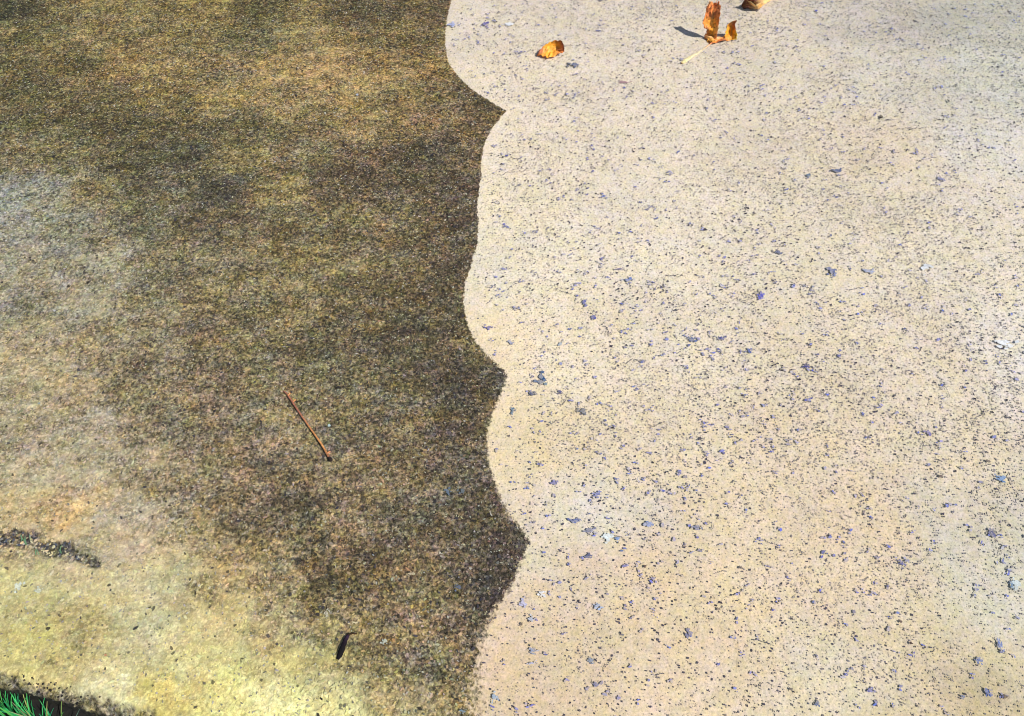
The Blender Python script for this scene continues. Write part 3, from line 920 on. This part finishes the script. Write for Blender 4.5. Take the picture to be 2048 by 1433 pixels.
def ribbon(store, sections, cols, nu=34, nv=16, rough=.0007, tooth=.06, seed=1):
    """sections: rows of 3+ world points across the blade; cols: rows of matching pigments"""
    V, Fc, C, Vn = store
    r = np.random.default_rng(seed)
    S_ = [[np.array(p) for p in row] for row in sections]
    m = len(S_[0])
    b0 = len(V)
    nz = r.normal(0, 1, (nu + 1, nv + 1))
    for _k in range(2):
        nz = (nz + np.roll(nz, 1, 0) + np.roll(nz, 1, 1)) / 2
    for i in range(nu + 1):
        t = i / nu
        row = [catmull([s[j] for s in S_], t) for j in range(m)]
        crow = [catmull([np.array(c[j], float) for c in cols], t) for j in range(m)]
        jag = 1 - tooth * abs(((t * 7) % 1) - .5) * 2
        for j in range(nv + 1):
            w = .5 + (j / nv - .5) * jag
            p = catmull(row, w)
            c = catmull(crow, w)
            p = p + np.array([r.normal(0, .15), r.normal(0, .15), nz[i, j]]) * rough
            V.append(tuple(p))
            C.append((max(c[0], .01), max(c[1], .005), max(c[2], .002), 1))
            lat = abs(w - .5)
            vv = math.exp(-(lat / .035) ** 2)
            ph = ((t - lat * .55) * 6) % 1
            vv = max(vv, .7 * math.exp(-((ph - .5) / .07) ** 2))
            Vn.append(vv)
    for i in range(nu):
        for j in range(nv):
            a = b0 + i * (nv + 1) + j
            Fc.append((a, a + 1, a + nv + 2, a + nv + 1))


def store_mesh(name, store, parent, origin, thick=.00035):
    V, Fc, C, Vn = store
    o = np.array(origin)
    me_ = bpy.data.meshes.new(name)
    me_.from_pydata([tuple(np.array(v) - o) for v in V], [], Fc)
    at = me_.attributes.new('tint', 'FLOAT_COLOR', 'POINT')
    at.data.foreach_set('color', np.array(C, np.float32).ravel())
    at = me_.attributes.new('vein', 'FLOAT', 'POINT')
    at.data.foreach_set('value', np.array(Vn, np.float32))
    me_.polygons.foreach_set('use_smooth', [True] * len(Fc))
    ob = link(name, me_, LEAF, parent)
    md = ob.modifiers.new('thickness', 'SOLIDIFY')
    md.thickness = thick
    return ob


def tube(store, path, radii, col, seg=10, flat=1.0, lump=0.0, seed=3):
    V, Fc, C, Vn = store
    r = np.random.default_rng(seed)
    path = [np.array(p) for p in path]
    n = len(path)
    cols = col if isinstance(col, list) else [col] * n
    steps = (n - 1) * 8
    b0 = len(V)
    for i in range(steps + 1):
        t = i / steps
        c = catmull(path, t)
        c2 = catmull(path, min(t + .01, 1)) - catmull(path, max(t - .01, 0))
        c2 /= np.linalg.norm(c2)
        rad = float(catmull([np.array([x]) for x in radii], t)[0])
        cl = catmull([np.array(x, float) for x in cols], t)
        sx = np.cross(c2, [0, 0, 1])
        sx /= np.linalg.norm(sx)
        sy = np.cross(sx, c2)
        for k_ in range(seg):
            a = 2 * math.pi * k_ / seg
            rr = rad * (1 + lump * r.normal())
            V.append(tuple(c + sx * math.cos(a) * rr + sy * math.sin(a) * rr * flat))
            C.append((*np.maximum(cl, .003), 1))
            Vn.append(0)
    for i in range(steps):
        for k_ in range(seg):
            a, b = b0 + i * seg + k_, b0 + i * seg + (k_ + 1) % seg
            Fc.append((a, b, b + seg, a + seg))
    Fc.append(tuple(b0 + k_ for k_ in range(seg))[::-1])
    Fc.append(tuple(b0 + steps * seg + k_ for k_ in range(seg)))


def tube_obj(name, store, parent, origin, mat):
    V, Fc, C, Vn = store
    o = np.array(origin)
    me_ = bpy.data.meshes.new(name)
    me_.from_pydata([tuple(np.array(v) - o) for v in V], [], Fc)
    at = me_.attributes.new('tint', 'FLOAT_COLOR', 'POINT')
    at.data.foreach_set('color', np.array(C, np.float32).ravel())
    me_.polygons.foreach_set('use_smooth', [True] * len(Fc))
    return link(name, me_, mat, parent)


WD = NT('dry_stem')
P = WD.obj()
ta = WD.attr('tint')[0]
nn = WD.n('TexNoise', noise_dimensions='3D')
WD.put(nn.inputs['Vector'], P)
nn.inputs['Scale'].default_value = 320
nn.inputs['Detail'].default_value = 3
kn = WD.ramp(nn.outputs[0], .3, .7, .6, 1.35, False)
WD.put(WD.bsdf.inputs['Base Color'], WD.mix(1.0, ta, WD.comb(kn, kn, kn), 'MULTIPLY'))
WD.bsdf.inputs['Roughness'].default_value = .85
WD.bsdf.inputs['Specular IOR Level'].default_value = .15
WD.put(WD.bsdf.inputs['Normal'], WD.bump(nn.outputs[0], .5, .0005))

YEL = (.86, .40, .03)
GOLD = (.90, .44, .045)
ORG = (.84, .28, .07)
BRN = (.42, .13, .045)
DBR = (.10, .022, .010)
RUST = (.70, .22, .08)
TAN = (.80, .50, .20)
PALE = (.62, .50, .24)

# big curled leaf: upright brown lobe, yellow lobe on the right, pale stalk
o0 = pt(1424, 80, 0)
root = empty('leaf', tuple(o0), 'crumpled leaf with an upright brown lobe, a yellow lobe and a long pale stalk', 'leaf', 'fallen autumn leaves')
stv = ([], [], [], [])
# tall lobe, rising from the ground
hs = [0.003, .018, .036, .055, .075, .092, .104]
ribbon(stv, [
    [pt(1408, 74, .003), pt(1419, 86, .002), pt(1433, 80, .004)],
    [pt(1412, 66, .015), pt(1423, 72, .008), pt(1434, 72, .017)],
    [pt(1413, 58, .031), pt(1427, 62, .024), pt(1437, 58, .034)],
    [pt(1406, 44, .048), pt(1424, 46, .040), pt(1439, 43, .052)],
    [pt(1411, 27, .066), pt(1425, 32, .058), pt(1441, 27, .071)],
    [pt(1413, 14, .081), pt(1427, 20, .074), pt(1441, 13, .086)],
    [pt(1419, 4, .091), pt(1429, 6, .086), pt(1439, 6, .093)]],
    [[BRN, GOLD, TAN], [RUST, GOLD, ORG], [BRN, GOLD, TAN], [ORG, GOLD, ORG], [ORG, BRN, ORG], [RUST, ORG, RUST], [TAN, ORG, ORG]],
    nu=44, nv=20, rough=.0034, tooth=.13, seed=4)
# low base of the blade, folded along the ground
ribbon(stv, [
    [pt(1407, 70, .010), pt(1414, 80, .003), pt(1420, 88, .001)],
    [pt(1420, 72, .012), pt(1427, 82, .004), pt(1428, 86, .006)],
    [pt(1434, 74, .008), pt(1438, 80, .004), pt(1440, 83, .007)],
    [pt(1449, 74, .008), pt(1450, 79, .005), pt(1451, 81, .008)]],
    [[BRN, DBR, DBR], [TAN, GOLD, RUST], [TAN, ORG, RUST], [GOLD, ORG, BRN]], nu=20, nv=10, rough=.0008, seed=6)
# right lobe
ribbon(stv, [
    [pt(1447, 80, .004), pt(1462, 81, .002), pt(1473, 80, .006)],
    [pt(1449, 70, .016), pt(1463, 70, .007), pt(1475, 70, .016)],
    [pt(1453, 57, .032), pt(1463, 60, .016), pt(1471, 57, .030)],
    [pt(1456, 48, .042), pt(1464, 50, .034), pt(1471, 48, .040)],
    [pt(1466, 44, .048), pt(1470, 43, .049), pt(1474, 42, .050)]],
    [[ORG, YEL, (.8, .62, .08)], [YEL, GOLD, (.72, .60, .06)], [GOLD, YEL, BRN], [GOLD, BRN, BRN], [BRN, BRN, DBR]],
    nu=26, nv=14, rough=.0016, tooth=.24, seed=8)
b = store_mesh('blade', stv, root, o0)
sts = ([], [], [], [])
tube(sts, [pt(1362, 127, .003), pt(1366, 125, .0018), pt(1380, 115, .0018), pt(1396, 106, .0016), pt(1410, 96, .0016), pt(1424, 86, .005)],
     [.0014, .0044, .0042, .0028, .0019, .0014], [DBR, (.54, .45, .22), (.55, .47, .26), (.54, .45, .28), (.54, .40, .24), RUST], seg=12, flat=.3, seed=2)
tube_obj('stalk', sts, root, o0, WD.m)

# small cupped yellow leaf
o1 = pt(1100, 105, 0)
root = empty('leaf', tuple(o1), 'small cupped golden yellow leaf with a rolled brown rim, nearest the stained edge', 'leaf', 'fallen autumn leaves')
stv = ([], [], [], [])
ribbon(stv, [
    [pt(1075, 110, .005), pt(1074, 111, .004), pt(1074, 112, .003)],
    [pt(1083, 97, .014), pt(1084, 105, .008), pt(1084, 113, .006)],
    [pt(1091, 90, .020), pt(1093, 101, .010), pt(1094, 117, .006)],
    [pt(1102, 84, .026), pt(1104, 98, .010), pt(1107, 114, .007)],
    [pt(1113, 80, .032), pt(1116, 94, .014), pt(1119, 109, .009)],
    [pt(1123, 83, .033), pt(1125, 93, .020), pt(1127, 105, .011)],
    [pt(1127, 90, .030), pt(1128, 97, .022), pt(1128, 103, .014)]],
    [[DBR, BRN, BRN], [BRN, ORG, GOLD], [YEL, GOLD, GOLD], [YEL, GOLD, GOLD], [BRN, YEL, ORG], [DBR, RUST, ORG], [DBR, BRN, RUST]],
    nu=34, nv=18, rough=.0019, tooth=.2, seed=12)
store_mesh('blade', stv, root, o1)
sts = ([], [], [], [])
tube(sts, [pt(1128, 98, .020), pt(1122, 99, .017), pt(1112, 101, .012)], [.0009, .0010, .0006], BRN, seg=8)
tube_obj('stalk', sts, root, o1, WD.m)

# rolled tan leaf cut by the top of the picture
o2 = pt(1510, 8, 0)
root = empty('leaf', tuple(o2), 'rolled tan leaf with a dark brown left end at the top edge', 'leaf', 'fallen autumn leaves')
stv = ([], [], [], [])
ribbon(stv, [
    [pt(1482, 14, .004), pt(1484, 15, .003), pt(1487, 17, .002)],
    [pt(1488, 2, .026), pt(1493, 10, .012), pt(1499, 19, .004)],
    [pt(1498, -4, .034), pt(1504, 8, .018), pt(1512, 20, .004)],
    [pt(1508, -8, .036), pt(1513, 4, .024), pt(1520, 16, .008)],
    [pt(1520, -18, .034), pt(1527, -4, .024), pt(1532, 8, .012)],
    [pt(1536, -28, .026), pt(1540, -12, .020), pt(1545, -1, .012)],
    [pt(1555, -30, .010), pt(1557, -22, .010), pt(1558, -14, .008)]],
    [[DBR, DBR, DBR], [DBR, DBR, DBR], [DBR, DBR, TAN], [BRN, DBR, TAN], [ORG, TAN, TAN], [TAN, GOLD, TAN], [ORG, ORG, ORG]],  # dark brown left end, tan towards the right
    nu=34, nv=18, rough=.0012, tooth=.12, seed=22)
ribbon(stv, [
    [pt(1494, 2, .027), pt(1497, 5, .022), pt(1500, 9, .018)],
    [pt(1502, 4, .028), pt(1506, 9, .020), pt(1509, 14, .012)],
    [pt(1511, 10, .024), pt(1514, 14, .016), pt(1517, 19, .006)],
    [pt(1522, 6, .022), pt(1523, 10, .016), pt(1524, 14, .010)]],
    [[TAN, TAN, ORG], [PALE, TAN, TAN], [PALE, TAN, TAN], [TAN, GOLD, TAN]], nu=16, nv=8, rough=.0006, seed=24)
store_mesh('blade', stv, root, o2)
sts = ([], [], [], [])
tube(sts, [pt(1556, -22, .010), pt(1572, -30, .006), pt(1590, -34, .002)], [.0011, .0009, .0008], BRN, seg=8)
tube_obj('stalk', sts, root, o2, WD.m)

# ------------------------------------------------------------------ twig
o3 = pt(615, 850, 0)
root = empty('twig', tuple(o3), 'thin straight reddish brown twig lying on the stained concrete', 'twig')
st_ = ([], [], [], [])
c1, c2 = (.25, .10, .06), (.34, .15, .055)
tube(st_, [pt(566, 782, .003), pt(575, 790, .004), pt(599, 826, .005), pt(622, 859, .005), pt(643, 889, .005), pt(652, 904, .005), pt(659, 917, .005)],
     [.0008, .0016, .0015, .0015, .0016, .0017, .0020], [(.2, .09, .07), c1, c1, c2, (.42, .20, .07), c2, c1], seg=12, lump=.05)
tube_obj('stem', st_, root, o3, WD.m)
st_ = ([], [], [], [])
tube(st_, [pt(657, 914, .005), pt(660, 918, .005), pt(662, 921, .004), pt(663, 923, .003)], [.0016, .0030, .0030, .0012], (.02, .014, .012), seg=10, lump=.06)
tube_obj('base_knob', st_, root, o3, WD.m)
for (u, v, du, dv) in ((578, 788, 3, -1), (588, 801, 4, -1), (655, 905, 6, -1)):
    st_ = ([], [], [], [])
    tube(st_, [pt(u - 2, v + 3, .005), pt(u + du * .6, v + dv * .6, .006), pt(u + du, v + dv, .0065)], [.0013, .0011, .0004], (.48, .20, .08), seg=8)
    tube_obj('bud', st_, root, o3, WD.m)

# ------------------------------------------------------------------ dark dried pod with a bent stalk
o4 = pt(688, 1292, 0)
root = empty('seed_pod', tuple(o4), 'short blackish purple dried pod with a thin bent stalk on stained concrete', 'seed pod')
st_ = ([], [], [], [])
dp = (.004, .002, .004)
tube(st_, [pt(675, 1319, .001), pt(680, 1309, .003), pt(685, 1296, .004), pt(690, 1283, .0045), pt(695, 1273, .005), pt(699, 1269, .005)],
     [.0022, .0040, .0038, .0032, .0027, .0012], [dp, dp, dp, (.008, .004, .009), (.02, .010, .022), dp], seg=12, flat=.6, lump=.07)
tube_obj('pod', st_, root, o4, WD.m)
st_ = ([], [], [], [])
tube(st_, [pt(696, 1270, .005), pt(704, 1268, .006), pt(714, 1268, .006)], [.0012, .0010, .0009], (.035, .018, .008), seg=8)
tube_obj('stalk', st_, root, o4, WD.m)
